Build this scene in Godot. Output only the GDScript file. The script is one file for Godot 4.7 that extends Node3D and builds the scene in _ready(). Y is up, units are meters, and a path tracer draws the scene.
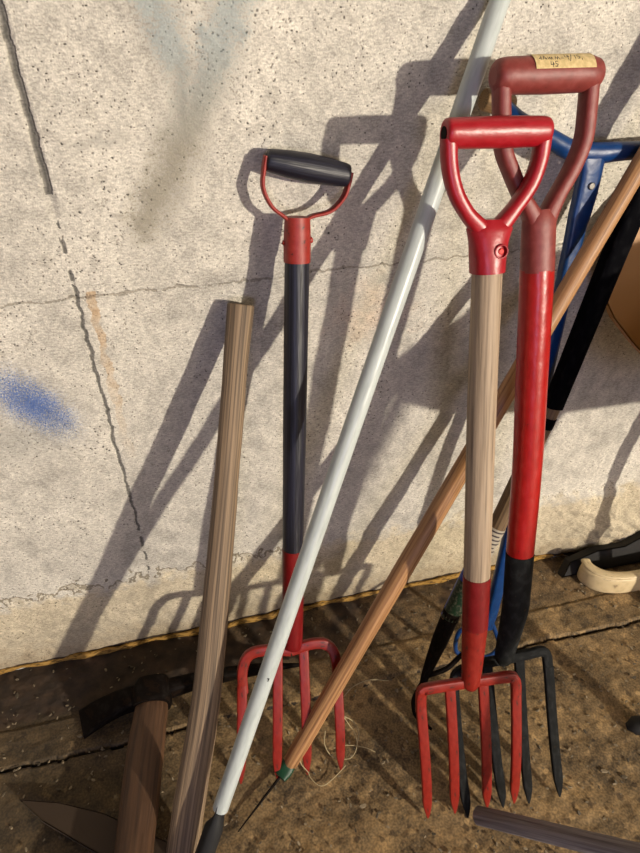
extends Node3D
# A damp cellar corner: garden forks, handles and poles leaning on a bare concrete wall, lit by one hanging bulb.

const LAMP := Vector3(2.68, 1.79, 4.25)
var M := {}
var origin := Vector3.ZERO      # base of the thing being built; meshes are stored relative to it
var used := {}

# ------------------------------------------------------------------ naming
func numbered(called: String) -> String:
	if not used.has(called):
		used[called] = 0
		return called
	used[called] += 1
	return "%s_%03d" % [called, used[called]]

func thing(called: String, label: String, category: String, at: Vector3) -> Node3D:
	var o := Node3D.new()
	o.name = numbered(called)
	add_child(o, true)
	o.position = at
	o.set_meta("label", label)
	o.set_meta("category", category)
	origin = at
	return o

func tag(o: Node3D, label: String, category: String, group := "") -> void:
	o.set_meta("label", label)
	o.set_meta("category", category)
	if group:
		o.set_meta("group", group)

func part(called: String, st: SurfaceTool, mat: Material, parent: Node3D, label := "") -> MeshInstance3D:
	st.generate_normals()
	var o := MeshInstance3D.new()
	o.name = called
	o.mesh = st.commit()
	o.material_override = mat
	parent.add_child(o, true)
	if label:
		o.set_meta("label", label)
	return o

func solo(called: String, st: SurfaceTool, mat: Material, label: String, category: String, at: Vector3) -> MeshInstance3D:
	var o := part(numbered(called), st, mat, self)
	o.position = at
	tag(o, label, category)
	return o

func struct(called: String, mesh: Mesh, mat: Material, at := Vector3.ZERO) -> MeshInstance3D:
	var o := MeshInstance3D.new()
	o.name = numbered(called)
	o.mesh = mesh
	o.material_override = mat
	add_child(o, true)
	o.position = at
	o.set_meta("kind", "structure")
	return o

# ------------------------------------------------------------------ shapes
func begin() -> SurfaceTool:
	var st := SurfaceTool.new()
	st.begin(Mesh.PRIMITIVE_TRIANGLES)
	return st

func tri(st: SurfaceTool, a: Vector3, b: Vector3, c: Vector3, ua := Vector2.ZERO, ub := Vector2.ZERO, uc := Vector2.ZERO) -> void:
	st.set_uv(ua); st.add_vertex(a - origin)
	st.set_uv(ub); st.add_vertex(b - origin)
	st.set_uv(uc); st.add_vertex(c - origin)

func cr(a, b, c, d, t: float):
	return 0.5 * ((2.0 * b) + (c - a) * t + (2.0 * a - 5.0 * b + 4.0 * c - d) * t * t + (3.0 * b - a - 3.0 * c + d) * t * t * t)

# A swept solid. rads: a Vector2 (half widths along ref and across it) for each point. p: 2 round, larger squarer. rnd: rounded ends.
func sweep(st: SurfaceTool, pts: Array, rads: Array, ref := Vector3.RIGHT, n := 14, p := 2.0, sub := 5, rnd := 0.0, wob := 0.0, closed := false) -> void:
	var P: Array[Vector3] = []
	var R: Array[Vector2] = []
	var m := pts.size()
	for i in m - 1:
		var i0 := maxi(i - 1, 0)
		var i3 := mini(i + 2, m - 1)
		var a: Vector3 = pts[i0] if i > 0 else pts[0] * 2.0 - pts[1]
		var d: Vector3 = pts[i3] if i + 2 < m else pts[m - 1] * 2.0 - pts[m - 2]
		for k in sub:
			var t := float(k) / sub
			P.append(cr(a, pts[i], pts[i + 1], d, t) if sub > 1 else pts[i])
			R.append((rads[i] as Vector2).lerp(rads[i + 1], t))
	P.append(pts[m - 1])
	R.append(rads[m - 1])
	if rnd > 0.0:
		for e in 2:                              # both ends in turn: cut back by rnd, then rings that close in
			var tip := P[0]
			var r := R[0]
			var inn := (P[1] - P[0]).normalized()
			while P.size() > 2 and P[0].distance_to(tip) < rnd * 1.2:
				P.pop_front()
				R.pop_front()
			var k := minf(rnd, minf(r.x, r.y) * 0.98)
			for s in [1.0, 0.5, 0.15, 0.0]:
				P.push_front(tip + inn * rnd * s)
				R.push_front(r - Vector2(k, k) * (1.0 - sqrt(maxf(1.0 - pow(1.0 - s, 2.0), 0.0))))
			P.reverse()
			R.reverse()
	var count := P.size()
	var rings: Array[PackedVector3Array] = []
	var lens := PackedFloat32Array()
	var run := 0.0
	var ns := FastNoiseLite.new()
	ns.seed = 7
	ns.frequency = 14.0
	for i in count:
		var T := Vector3.ZERO
		if i > 0:
			T += (P[i] - P[i - 1]).normalized()
			run += P[i].distance_to(P[i - 1])
		if i < count - 1:
			T += (P[i + 1] - P[i]).normalized()
		T = T.normalized()
		var X := (ref - T * ref.dot(T)).normalized()
		var Y := T.cross(X)
		var ring := PackedVector3Array()
		for j in n:
			var f := TAU * j / n
			var c := cos(f)
			var s := sin(f)
			var v: Vector3 = X * (R[i].x * signf(c) * pow(absf(c), 2.0 / p)) + Y * (R[i].y * signf(s) * pow(absf(s), 2.0 / p))
			if wob > 0.0:
				v *= 1.0 + wob * ns.get_noise_3dv(P[i] + v)
			ring.append(P[i] + v)
		rings.append(ring)
		lens.append(run)
	st.set_smooth_group(0)
	for i in count - 1:
		for j in n:
			var k := (j + 1) % n
			var a := rings[i][j]; var b := rings[i][k]; var c := rings[i + 1][j]; var d := rings[i + 1][k]
			var u0 := float(j) / n
			var u1 := float(j + 1) / n
			tri(st, a, c, b, Vector2(u0, lens[i]), Vector2(u0, lens[i + 1]), Vector2(u1, lens[i]))
			tri(st, b, c, d, Vector2(u1, lens[i]), Vector2(u0, lens[i + 1]), Vector2(u1, lens[i + 1]))
	if closed:
		return
	st.set_smooth_group(1)
	for j in n:
		var k := (j + 1) % n
		tri(st, P[0], rings[0][j], rings[0][k], Vector2(0.5, 0), Vector2(0.4, 0), Vector2(0.6, 0))
	st.set_smooth_group(2)
	for j in n:
		var k := (j + 1) % n
		tri(st, P[count - 1], rings[count - 1][k], rings[count - 1][j], Vector2(0.5, run), Vector2(0.4, run), Vector2(0.6, run))

func rr(a: float, m: int) -> Array:
	var out := []
	for i in m:
		out.append(Vector2(a, a))
	return out

func rod(st: SurfaceTool, pts: Array, r: float, n := 10, sub := 5, rnd := 0.0) -> void:
	sweep(st, pts, rr(r, pts.size()), Vector3(0.93, 0.31, 0.2), n, 2.0, sub, rnd)

func flip(st: SurfaceTool, a: Vector3, b: Vector3, c: Vector3, out: Vector3) -> void:   # a triangle that faces along out
	if (a - c).cross(a - b).dot(out) < 0.0:
		tri(st, a, c, b)
	else:
		tri(st, a, b, c)

# A slab: outline (in the plane ax, ay at base), with thickness along nrm and chamfered edges.
func slab(st: SurfaceTool, base: Vector3, ax: Vector3, ay: Vector3, outline: PackedVector2Array, thick: float, ch := 0.002) -> void:
	var nrm := ax.cross(ay).normalized()
	var inner_sets := Geometry2D.offset_polygon(outline, -ch)
	var inner: PackedVector2Array = inner_sets[0]
	var put := func(q: Vector2, h: float) -> Vector3: return base + ax * q.x + ay * q.y + nrm * h
	for side in 2:
		st.set_smooth_group(4294967295)
		var h: float = 0.0 if side == 0 else thick
		var idx := Geometry2D.triangulate_polygon(inner)
		for i in range(0, idx.size(), 3):
			flip(st, put.call(inner[idx[i]], h), put.call(inner[idx[i + 1]], h), put.call(inner[idx[i + 2]], h), nrm * (1.0 if side == 1 else -1.0))
	var loops := [[inner, 0.0], [outline, ch], [outline, thick - ch], [inner, thick]]
	var mid := Vector2.ZERO
	for q in outline:
		mid += q / outline.size()
	if inner.size() != outline.size():
		loops = [[outline, 0.0], [outline, thick]]
	for l in loops.size() - 1:
		var A: PackedVector2Array = loops[l][0]
		var B: PackedVector2Array = loops[l + 1][0]
		var off := 0
		if A.size() == B.size():                  # match the start of the two outlines
			var best := 1e9
			for o in B.size():
				if A[0].distance_to(B[o]) < best:
					best = A[0].distance_to(B[o]); off = o
		for j in A.size():
			var k := (j + 1) % A.size()
			var a: Vector3 = put.call(A[j], loops[l][1]); var b: Vector3 = put.call(A[k], loops[l][1])
			var c: Vector3 = put.call(B[(j + off) % B.size()], loops[l + 1][1]); var d: Vector3 = put.call(B[(k + off) % B.size()], loops[l + 1][1])
			var e := (A[k] - A[j]).orthogonal()
			if e.dot((A[j] + A[k]) * 0.5 - mid) < 0.0:
				e = -e
			var o3: Vector3 = ax * e.x + ay * e.y
			flip(st, a, b, c, o3)
			flip(st, b, c, d, o3)

func box_at(size: Vector3, at: Vector3, st: SurfaceTool) -> void:
	var b := BoxMesh.new()
	b.size = size
	st.append_from(b, 0, Transform3D(Basis(), at))

# ------------------------------------------------------------------ materials
func fnl(kind: int, freq: float, octaves: int, s: int) -> FastNoiseLite:
	var n := FastNoiseLite.new()
	n.noise_type = kind as FastNoiseLite.NoiseType
	n.frequency = freq
	n.seed = s
	n.fractal_octaves = octaves
	if octaves <= 1:
		n.fractal_type = FastNoiseLite.FRACTAL_NONE
	return n

func ramp(stops: Array) -> Gradient:
	var g := Gradient.new()
	var o := PackedFloat32Array()
	var c := PackedColorArray()
	for s in stops:
		o.append(s[0]); c.append(s[1])
	g.offsets = o
	g.colors = c
	return g

func ntex(n: FastNoiseLite, w: int, h: int, g: Gradient = null) -> NoiseTexture2D:
	var t := NoiseTexture2D.new()
	t.width = w; t.height = h
	t.seamless = true
	t.noise = n
	if g:
		t.color_ramp = g
	return t

func ntex_normal(n: FastNoiseLite, w: int, h: int, strength: float) -> NoiseTexture2D:
	var t := ntex(n, w, h)
	t.as_normal_map = true
	t.bump_strength = strength
	return t

func wood(lo: Color, hi: Color, s: int, rough := 0.7, across := 1.0, along := 2.2) -> StandardMaterial3D:
	var m := StandardMaterial3D.new()
	m.albedo_texture = ntex(fnl(FastNoiseLite.TYPE_SIMPLEX_SMOOTH, 0.018, 5, s), 256, 256, ramp([[0.0, lo.darkened(0.2)], [0.3, lo.lerp(hi, 0.25)], [0.5, lo.lerp(hi, 0.55)], [0.72, lo.lerp(hi, 0.85)], [1.0, hi]]))
	m.normal_enabled = true
	m.normal_texture = ntex_normal(fnl(FastNoiseLite.TYPE_SIMPLEX_SMOOTH, 0.05, 3, s + 1), 256, 256, 3.0)
	m.normal_scale = 0.6
	m.uv1_scale = Vector3(across * 4.0, along * 0.42, 1)
	m.roughness = rough
	return m

func paint(c: Color, worn: Color, chips: float, s: int, rough := 0.35, u := 1.0, v := 5.0) -> StandardMaterial3D:
	var m := StandardMaterial3D.new()
	m.albedo_texture = ntex(fnl(FastNoiseLite.TYPE_SIMPLEX_SMOOTH, 0.03, 5, s), 256, 256, ramp([[0.0, worn.darkened(0.2)], [chips, worn], [chips + 0.05, c.darkened(0.07)], [0.5, c], [0.8, c.lightened(0.05)], [1.0, c.lerp(worn, 0.15)]]))
	m.normal_enabled = true
	m.normal_texture = ntex_normal(fnl(FastNoiseLite.TYPE_SIMPLEX_SMOOTH, 0.02, 4, s + 3), 256, 256, 2.0)
	m.normal_scale = 0.35
	m.roughness = rough
	m.metallic_specular = 0.15 if rough > 0.55 else 0.5
	m.uv1_scale = Vector3(u, v, 1)
	return m

func plain(c: Color, rough: float, metal := 0.0) -> StandardMaterial3D:
	var m := StandardMaterial3D.new()
	m.albedo_color = c
	m.roughness = rough
	m.metallic = metal
	return m

func make_materials() -> void:
	M.ash = wood(Color(0.52, 0.45, 0.37), Color(0.66, 0.58, 0.49), 11, 0.65)
	M.old_wood = wood(Color(0.32, 0.265, 0.21), Color(0.58, 0.49, 0.385), 21, 0.72, 2.0, 1.2)
	M.honey = wood(Color(0.54, 0.38, 0.24), Color(0.70, 0.53, 0.36), 31, 0.5, 1.0, 1.6)
	M.axe_wood = wood(Color(0.26, 0.17, 0.10), Color(0.36, 0.25, 0.16), 41, 0.65, 1.0, 1.5)
	M.grey_wood = wood(Color(0.38, 0.36, 0.37), Color(0.54, 0.52, 0.53), 51, 0.6, 1.0, 2.5)
	M.shaft_wood = wood(Color(0.33, 0.25, 0.18), Color(0.50, 0.41, 0.30), 61, 0.7)
	M.black_wood = wood(Color(0.035, 0.04, 0.07), Color(0.15, 0.15, 0.21), 71, 0.42, 2.0, 1.2)
	M.tan_wood = wood(Color(0.42, 0.33, 0.22), Color(0.62, 0.50, 0.34), 81, 0.6)
	M.splinter = wood(Color(0.17, 0.13, 0.09), Color(0.29, 0.22, 0.15), 91, 0.8, 0.6, 1.0)
	M.board = wood(Color(0.55, 0.36, 0.12), Color(0.70, 0.48, 0.18), 101, 0.5, 0.7, 1.0)
	M.red_gloss = paint(Color(0.60, 0.06, 0.11), Color(0.52, 0.05, 0.09), 0.01, 12, 0.36)
	M.red_shaft = paint(Color(0.62, 0.065, 0.06), Color(0.34, 0.06, 0.05), 0.06, 22, 0.32)
	M.red_low = paint(Color(0.43, 0.03, 0.045), Color(0.50, 0.03, 0.05), 0.05, 32, 0.4)
	M.red_iron = paint(Color(0.50, 0.085, 0.035), Color(0.33, 0.12, 0.08), 0.16, 42, 0.45)
	M.red_worn = paint(Color(0.78, 0.12, 0.08), Color(0.40, 0.22, 0.16), 0.26, 52, 0.5)
	M.maroon = paint(Color(0.48, 0.19, 0.17), Color(0.38, 0.13, 0.11), 0.08, 62, 0.5, 1.0, 8.0)
	M.red_socket = paint(Color(0.56, 0.14, 0.10), Color(0.30, 0.11, 0.08), 0.12, 72, 0.5, 1.0, 9.0)
	M.black_iron = paint(Color(0.115, 0.118, 0.118), Color(0.18, 0.155, 0.13), 0.12, 82, 0.7)
	M.dark_iron = paint(Color(0.075, 0.058, 0.048), Color(0.12, 0.085, 0.06), 0.25, 92, 0.6)
	M.blue = paint(Color(0.0, 0.19, 0.40), Color(0.0, 0.12, 0.32), 0.08, 13, 0.36)
	M.white_pole = paint(Color(0.71, 0.74, 0.73), Color(0.67, 0.69, 0.68), 0.02, 23, 0.35, 1.0, 2.0)
	M.rubber = plain(Color(0.055, 0.055, 0.058), 0.75)
	M.black_tape = paint(Color(0.008, 0.008, 0.02), Color(0.02, 0.02, 0.03), 0.1, 33, 0.75)
	M.green = plain(Color(0.02, 0.22, 0.13), 0.5)
	M.steel = plain(Color(0.55, 0.54, 0.52), 0.35, 0.9)
	M.straw = plain(Color(0.62, 0.56, 0.42), 0.6)
	M.cream = paint(Color(0.80, 0.72, 0.56), Color(0.60, 0.52, 0.40), 0.12, 43, 0.5)
	M.slab_dark = plain(Color(0.07, 0.06, 0.055), 0.8)
	M.caulk = paint(Color(0.62, 0.48, 0.25), Color(0.42, 0.33, 0.20), 0.3, 53, 0.8, 1.0, 7.0)
	M.plaster = plain(Color(0.42, 0.41, 0.40), 0.9)

# ------------------------------------------------------------------ wall and floor
func bytes_of(n: FastNoiseLite, w: int, h: int) -> PackedByteArray:
	return n.get_image(w, h, false, false, true).get_data()

func seam_x(y: float, wobble: float) -> float:      # the shuttering joint that runs down the wall
	return -0.128 + wobble

func wall_material() -> StandardMaterial3D:
	var W := 1536
	var H := 1152
	var sx := 1.8 / W
	var sy := 1.35 / H
	var big := bytes_of(fnl(FastNoiseLite.TYPE_SIMPLEX_SMOOTH, 0.006, 4, 3), W, H)
	var mid := bytes_of(fnl(FastNoiseLite.TYPE_SIMPLEX_SMOOTH, 0.03, 4, 4), W, H)
	var fine := bytes_of(fnl(FastNoiseLite.TYPE_SIMPLEX, 0.42, 2, 5), W, H)
	var tiny := bytes_of(fnl(FastNoiseLite.TYPE_SIMPLEX, 0.10, 3, 9), W, H / 3)   # looked up at a third of the height: level trowel streaks
	var cell := fnl(FastNoiseLite.TYPE_CELLULAR, 0.13, 1, 6)
	cell.cellular_return_type = FastNoiseLite.RETURN_DISTANCE
	cell.cellular_jitter = 1.0
	var pits := bytes_of(cell, W, H)
	var ridge := fnl(FastNoiseLite.TYPE_SIMPLEX_SMOOTH, 0.012, 4, 8)
	ridge.fractal_type = FastNoiseLite.FRACTAL_RIDGED
	ridge.domain_warp_enabled = true
	ridge.domain_warp_amplitude = 40.0
	var cracks := bytes_of(ridge, W, H)
	var spray := [[Vector2(0.023, 1.13), Vector2(0.046, 1.06), 0.018], [Vector2(0.125, 1.15), Vector2(0.075, 1.045), 0.022], [Vector2(0.075, 1.045), Vector2(0.043, 0.990), 0.018], [Vector2(0.046, 1.06), Vector2(0.043, 0.990), 0.012], [Vector2(0.043, 0.990), Vector2(0.011, 0.938), 0.022], [Vector2(0.011, 0.938), Vector2(-0.022, 0.890), 0.022]]
	var col := PackedByteArray()
	col.resize(W * H * 3)
	var bump := PackedByteArray()
	bump.resize(W * H)
	for j in H:
		var y := 1.35 - (j + 0.5) * sy
		for i in W:
			var k := j * W + i
			var x := -0.6 + (i + 0.5) * sx
			var b := big[k] / 255.0
			var m := mid[k] / 255.0
			var f := fine[k] / 255.0
			var q3 := tiny[(j * 3 % (H / 3)) * W + (i + (j / 128) * 311) % W] / 255.0 - 0.5
			var tone := 0.89 + (b - 0.5) * 0.20 + (m - 0.5) * 0.20 + (f - 0.5) * 0.20 + q3 * 0.22
			var r := 0.835 * tone
			var g := 0.812 * tone
			var bl := 0.762 * tone
			var h := 150.0 + (m - 0.5) * 60.0 + (f - 0.5) * 50.0 + q3 * 55.0
			# bare cement shows through in patches
			var bare := clampf((m - 0.60) * 5.0, 0.0, 1.0) * clampf((b - 0.42) * 5.0, 0.0, 1.0) * 0.5
			r = lerpf(r, 0.60 * tone, bare); g = lerpf(g, 0.58 * tone, bare); bl = lerpf(bl, 0.54 * tone, bare)
			# blow holes
			var pt := pits[k]
			if pt < 6 + int(b * 28.0) and m + b * 0.4 > 0.71 and f > 0.40:
				var q := 0.36 if m > 0.62 else 0.66
				r *= q; g *= q * 0.98; bl *= q * 0.96
				h -= 70.0 + 60.0 * f
			# hair cracks
			var c := cracks[k]
			if c > 236 and b > 0.5:
				r *= 0.80; g *= 0.79; bl *= 0.78
				h -= 40.0
			# lower render: smoother and yellower
			var low := clampf((0.21 - y + (m - 0.5) * 0.06) * 30.0, 0.0, 1.0)
			r = lerpf(r, r * 0.98, low); g = lerpf(g, g * 0.945, low); bl = lerpf(bl, bl * 0.87, low)
			var rag := absf(y - 0.205 - (m - 0.5) * 0.06)
			if rag < 0.004 and m > 0.35 and x < 0.2:
				r *= 0.72; g *= 0.70; bl *= 0.66
				h -= 60.0
			var damp := clampf((0.075 - y + (m - 0.5) * 0.07) * 16.0, 0.0, 1.0) * 0.4
			r = lerpf(r, 0.44, damp); g = lerpf(g, 0.37, damp); bl = lerpf(bl, 0.27, damp)
			if y < 0.012:
				r = 0.22; g = 0.17; bl = 0.12
			# spray marks and stains, each with a shape of its own
			if x < 0.2:
				var d := Vector2((x + 0.225 + (y - 0.632) * 0.45) / 0.036, (y - 0.632) / 0.054).length()
				var s := clampf(1.25 - d + (f - 0.5) * 2.2 + (m - 0.5) * 0.5, 0.0, 1.0) * clampf(1.9 - d, 0.0, 1.0)
				r = lerpf(r, 0.20, s * 0.8); g = lerpf(g, 0.32, s * 0.8); bl = lerpf(bl, 0.60, s * 0.8)
				var hz := clampf(1.0 - Vector2((x + 0.26) / 0.10, (y - 0.57) / 0.05).length() + (f - 0.5) * 0.9, 0.0, 1.0) * 0.3
				r = lerpf(r, 0.42, hz); g = lerpf(g, 0.43, hz); bl = lerpf(bl, 0.42, hz)
			if y > 0.84 and x > -0.12 and x < 0.22:
				var here := Vector2(x, y)
				var gd := 9.0
				for sg in spray:
					gd = minf(gd, here.distance_to(Geometry2D.get_closest_point_to_segment(here, sg[0], sg[1])) / sg[2])
				if gd < 2.2:
					var s := clampf(1.35 - gd + (f - 0.5) * 1.5 + (m - 0.5) * 1.6 + q3 * 1.6, 0.0, 1.0) * clampf(2.2 - gd, 0.0, 1.0) * 0.60
					var cool := clampf((y - 0.97) * 9.0, 0.0, 1.0)
					r = lerpf(r, lerpf(0.45, 0.50, cool), s); g = lerpf(g, lerpf(0.43, 0.55, cool), s); bl = lerpf(bl, lerpf(0.37, 0.56, cool), s)
				var sm := clampf(1.0 - Vector2((x + 0.058) / 0.05, (y - 0.987 + (m - 0.5) * 0.02) / 0.010).length() + (f - 0.5) * 0.8, 0.0, 1.0) * 0.5
				r = lerpf(r, 0.55, sm); g = lerpf(g, 0.54, sm); bl = lerpf(bl, 0.51, sm)
			if x > 0.18 and x < 0.42:
				var rd := clampf(1.0 - Vector2((x - 0.29) / 0.08, (y - 0.71) / 0.07).length() + (m - 0.5), 0.0, 1.0) * 0.28
				g = lerpf(g, g * 0.82, rd); bl = lerpf(bl, bl * 0.72, rd)
			# the vertical joint: a sharp groove above, a crooked crack below; a rust run beside it
			var w := (m - 0.5) * (0.004 if y > 0.88 else 0.009)
			var dx := absf(x - seam_x(y, w))
			var gone := 1.0 if (y > 0.93 or (y < 0.80 and y > 0.34) or m > 0.5) else 0.0
			var wide := 0.0040 if y > 0.93 else 0.0026
			if dx < wide and gone > 0.0 and y > 0.20:
				var q := 0.46 + 0.3 * dx / wide
				r *= q; g *= q; bl *= q
				h -= 110.0
			elif dx < wide * 2.4 and gone > 0.0 and y > 0.9 and x > -0.128:
				r *= 1.05; g *= 1.05; bl *= 1.05
				h += 30.0
			if absf(x + 0.110 - w * 1.5) < 0.006 and y > 0.5 and y < 0.8:
				var s2 := 0.75 * m * clampf((y - 0.48) * 3.5, 0.0, 1.0)
				r = lerpf(r, 0.66, s2); g = lerpf(g, 0.50, s2); bl = lerpf(bl, 0.32, s2)
			# the level joint between two pours
			var dy := absf(y - 0.792 - (m - 0.5) * 0.012)
			if dy < 0.0012 + m * 0.0012 and m > 0.30 and x < 0.6:
				r *= 0.80; g *= 0.79; bl *= 0.77
				h -= 60.0
			col[k * 3] = clampi(int(r * 255.0), 0, 255)
			col[k * 3 + 1] = clampi(int(g * 255.0), 0, 255)
			col[k * 3 + 2] = clampi(int(bl * 255.0), 0, 255)
			bump[k] = clampi(int(h), 0, 255)
	var mat := StandardMaterial3D.new()
	mat.albedo_texture = ImageTexture.create_from_image(Image.create_from_data(W, H, false, Image.FORMAT_RGB8, col))
	mat.heightmap_enabled = true
	mat.heightmap_texture = ImageTexture.create_from_image(Image.create_from_data(W, H, false, Image.FORMAT_L8, bump))
	mat.heightmap_scale = 0.4
	mat.roughness = 0.92
	return mat

func axis(a: float, b: float, lo: float, hi: float, step: float) -> PackedFloat32Array:   # fine between lo and hi, coarse outside
	var out := PackedFloat32Array()
	var v := a
	while v < lo - 0.001:
		out.append(v); v += (lo - a) / 6.0
	v = lo
	while v < hi - step * 0.5:
		out.append(v); v += step
	for i in 7:
		out.append(lerpf(hi, b, i / 6.0))
	return out

func sheet(us: PackedFloat32Array, vs: PackedFloat32Array, at: Callable, uv_of: Callable, up: Vector3) -> ArrayMesh:
	var nu := us.size()
	var nv := vs.size()
	var P := PackedVector3Array(); P.resize(nu * nv)
	var N := PackedVector3Array(); N.resize(nu * nv)
	var U := PackedVector2Array(); U.resize(nu * nv)
	for j in nv:
		for i in nu:
			P[j * nu + i] = at.call(us[i], vs[j], i, j)
			U[j * nu + i] = uv_of.call(us[i], vs[j])
	for j in nv:
		for i in nu:
			var a := P[j * nu + maxi(i - 1, 0)]; var b := P[j * nu + mini(i + 1, nu - 1)]
			var c := P[maxi(j - 1, 0) * nu + i]; var d := P[mini(j + 1, nv - 1) * nu + i]
			var n := (b - a).cross(d - c).normalized()
			N[j * nu + i] = n if n.dot(up) > 0.0 else -n
	var I := PackedInt32Array(); I.resize((nu - 1) * (nv - 1) * 6)
	var k := 0
	var turn := (P[0] - P[nu]).cross(P[0] - P[1]).dot(up) > 0.0     # clockwise seen from outside
	for j in nv - 1:
		for i in nu - 1:
			var a := j * nu + i
			var q := [a, a + 1, a + nu, a + 1, a + nu + 1, a + nu] if turn else [a, a + nu, a + 1, a + 1, a + nu, a + nu + 1]
			for x in q:
				I[k] = x; k += 1
	var arr := []
	arr.resize(Mesh.ARRAY_MAX)
	arr[Mesh.ARRAY_VERTEX] = P
	arr[Mesh.ARRAY_NORMAL] = N
	arr[Mesh.ARRAY_TEX_UV] = U
	arr[Mesh.ARRAY_INDEX] = I
	var mesh := ArrayMesh.new()
	mesh.add_surface_from_arrays(Mesh.PRIMITIVE_TRIANGLES, arr)
	return mesh

func build_wall() -> void:
	var xs := axis(-2.6, 3.6, -0.55, 1.15, 0.004)
	var ys := axis(-0.05, 2.5, 0.0, 1.30, 0.004)
	var W := xs.size()
	var H := ys.size()
	var big := bytes_of(fnl(FastNoiseLite.TYPE_SIMPLEX_SMOOTH, 0.018, 4, 14), W, H)
	var fine := bytes_of(fnl(FastNoiseLite.TYPE_SIMPLEX_SMOOTH, 0.12, 3, 15), W, H)
	var at := func(x: float, y: float, i: int, j: int) -> Vector3:
		var b := big[j * W + i] / 255.0 - 0.5
		var f := fine[j * W + i] / 255.0 - 0.5
		var z := b * 0.007 + f * 0.0022
		var low := clampf((0.205 + b * 0.03 - y) * 120.0, 0.0, 1.0)
		z += low * (0.0035 + f * 0.002) if x < 0.9 else 0.0
		if x > 0.72:                                # rough foot of the wall swells out on the right
			var sw := clampf((x - 0.76) * 7.0, 0.0, 1.0) * clampf((0.24 - y) * 8.0 + b * 0.8, 0.0, 1.0)
			z += sw * 0.028 + sw * f * 0.012
		var dx := absf(x + 0.128)
		if dx < 0.005 and y > 0.9:
			z -= 0.0035
		return Vector3(x, y, z)
	var uv := func(x: float, y: float) -> Vector2: return Vector2((x + 0.6) / 1.8, (1.35 - y) / 1.35)
	var mesh := sheet(xs, ys, at, uv, Vector3.BACK)
	var wall := struct("wall_back", mesh, wall_material())
	var st := begin()
	origin = Vector3.ZERO
	box_at(Vector3(6.4, 2.75, 0.2), Vector3(0.5, 1.225, -0.115), st)
	var core := struct("wall_back", st.commit(), M.plaster)
	core.name = "wall_back_core"

func joint_z(x: float) -> float:      # the joint between the strip along the wall and the trodden floor
	return 0.2075 + 0.0022 * sin(x * 17.0) + 0.0013 * sin(x * 53.0 + 1.0) + 0.0008 * sin(x * 131.0)

func floor_material() -> StandardMaterial3D:
	var W := 1280
	var H := 640
	var big := bytes_of(fnl(FastNoiseLite.TYPE_SIMPLEX_SMOOTH, 0.008, 4, 31), W, H)
	var mid := bytes_of(fnl(FastNoiseLite.TYPE_SIMPLEX_SMOOTH, 0.035, 4, 32), W, H)
	var fine := bytes_of(fnl(FastNoiseLite.TYPE_SIMPLEX, 0.25, 3, 33), W, H)
	var cell := fnl(FastNoiseLite.TYPE_CELLULAR, 0.16, 1, 34)
	cell.cellular_return_type = FastNoiseLite.RETURN_CELL_VALUE
	var chips := bytes_of(cell, W, H)
	var col := PackedByteArray()
	col.resize(W * H * 3)
	for j in H:
		var z := (j + 0.5) / H * 0.9
		for i in W:
			var k := j * W + i
			var x := -0.6 + (i + 0.5) / W * 1.8
			var b := big[k] / 255.0
			var m := mid[k] / 255.0
			var f := fine[k] / 255.0
			var tone := 0.80 + (m - 0.5) * 0.42 + (f - 0.5) * 0.50 + (b - 0.5) * 0.40
			var r := 0.56 * tone
			var g := 0.458 * tone
			var bl := 0.308 * tone
			if chips[k] > 240:
				r += 0.10; g += 0.085; bl += 0.06
			elif chips[k] < 9:
				r *= 0.72; g *= 0.70; bl *= 0.68
			var left_shade := clampf((-0.06 - x + (b - 0.5) * 0.5 + (m - 0.5) * 0.2) * 5.0, 0.0, 1.0) * 0.38  # shade over the left floor, painted into the colour with a ragged edge
			r *= 1.0 - left_shade; g *= 1.0 - left_shade; bl *= 1.0 - left_shade
			# darker strip beside the wall, most of all on the left
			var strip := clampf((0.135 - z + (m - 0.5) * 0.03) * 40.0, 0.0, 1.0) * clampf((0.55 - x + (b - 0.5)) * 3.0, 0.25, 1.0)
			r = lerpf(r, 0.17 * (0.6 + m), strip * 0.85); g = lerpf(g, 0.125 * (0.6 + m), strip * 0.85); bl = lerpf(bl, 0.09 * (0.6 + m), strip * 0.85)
			var jd := absf(z - joint_z(x) - 0.0004)
			if jd < 0.0022 + (m - 0.5) * 0.003 and (x < -0.1 or x > 0.5 or m > 0.55):
				r *= 0.35; g *= 0.33; bl *= 0.33
			col[k * 3] = clampi(int(r * 255.0), 4, 255)
			col[k * 3 + 1] = clampi(int(g * 255.0), 3, 255)
			col[k * 3 + 2] = clampi(int(bl * 255.0), 2, 255)
	var mat := StandardMaterial3D.new()
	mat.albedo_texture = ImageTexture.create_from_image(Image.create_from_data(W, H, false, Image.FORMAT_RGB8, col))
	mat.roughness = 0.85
	mat.normal_enabled = true
	mat.normal_texture = ntex_normal(fnl(FastNoiseLite.TYPE_SIMPLEX, 0.06, 4, 36), 512, 512, 6.0)
	mat.normal_scale = 0.15
	return mat

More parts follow.
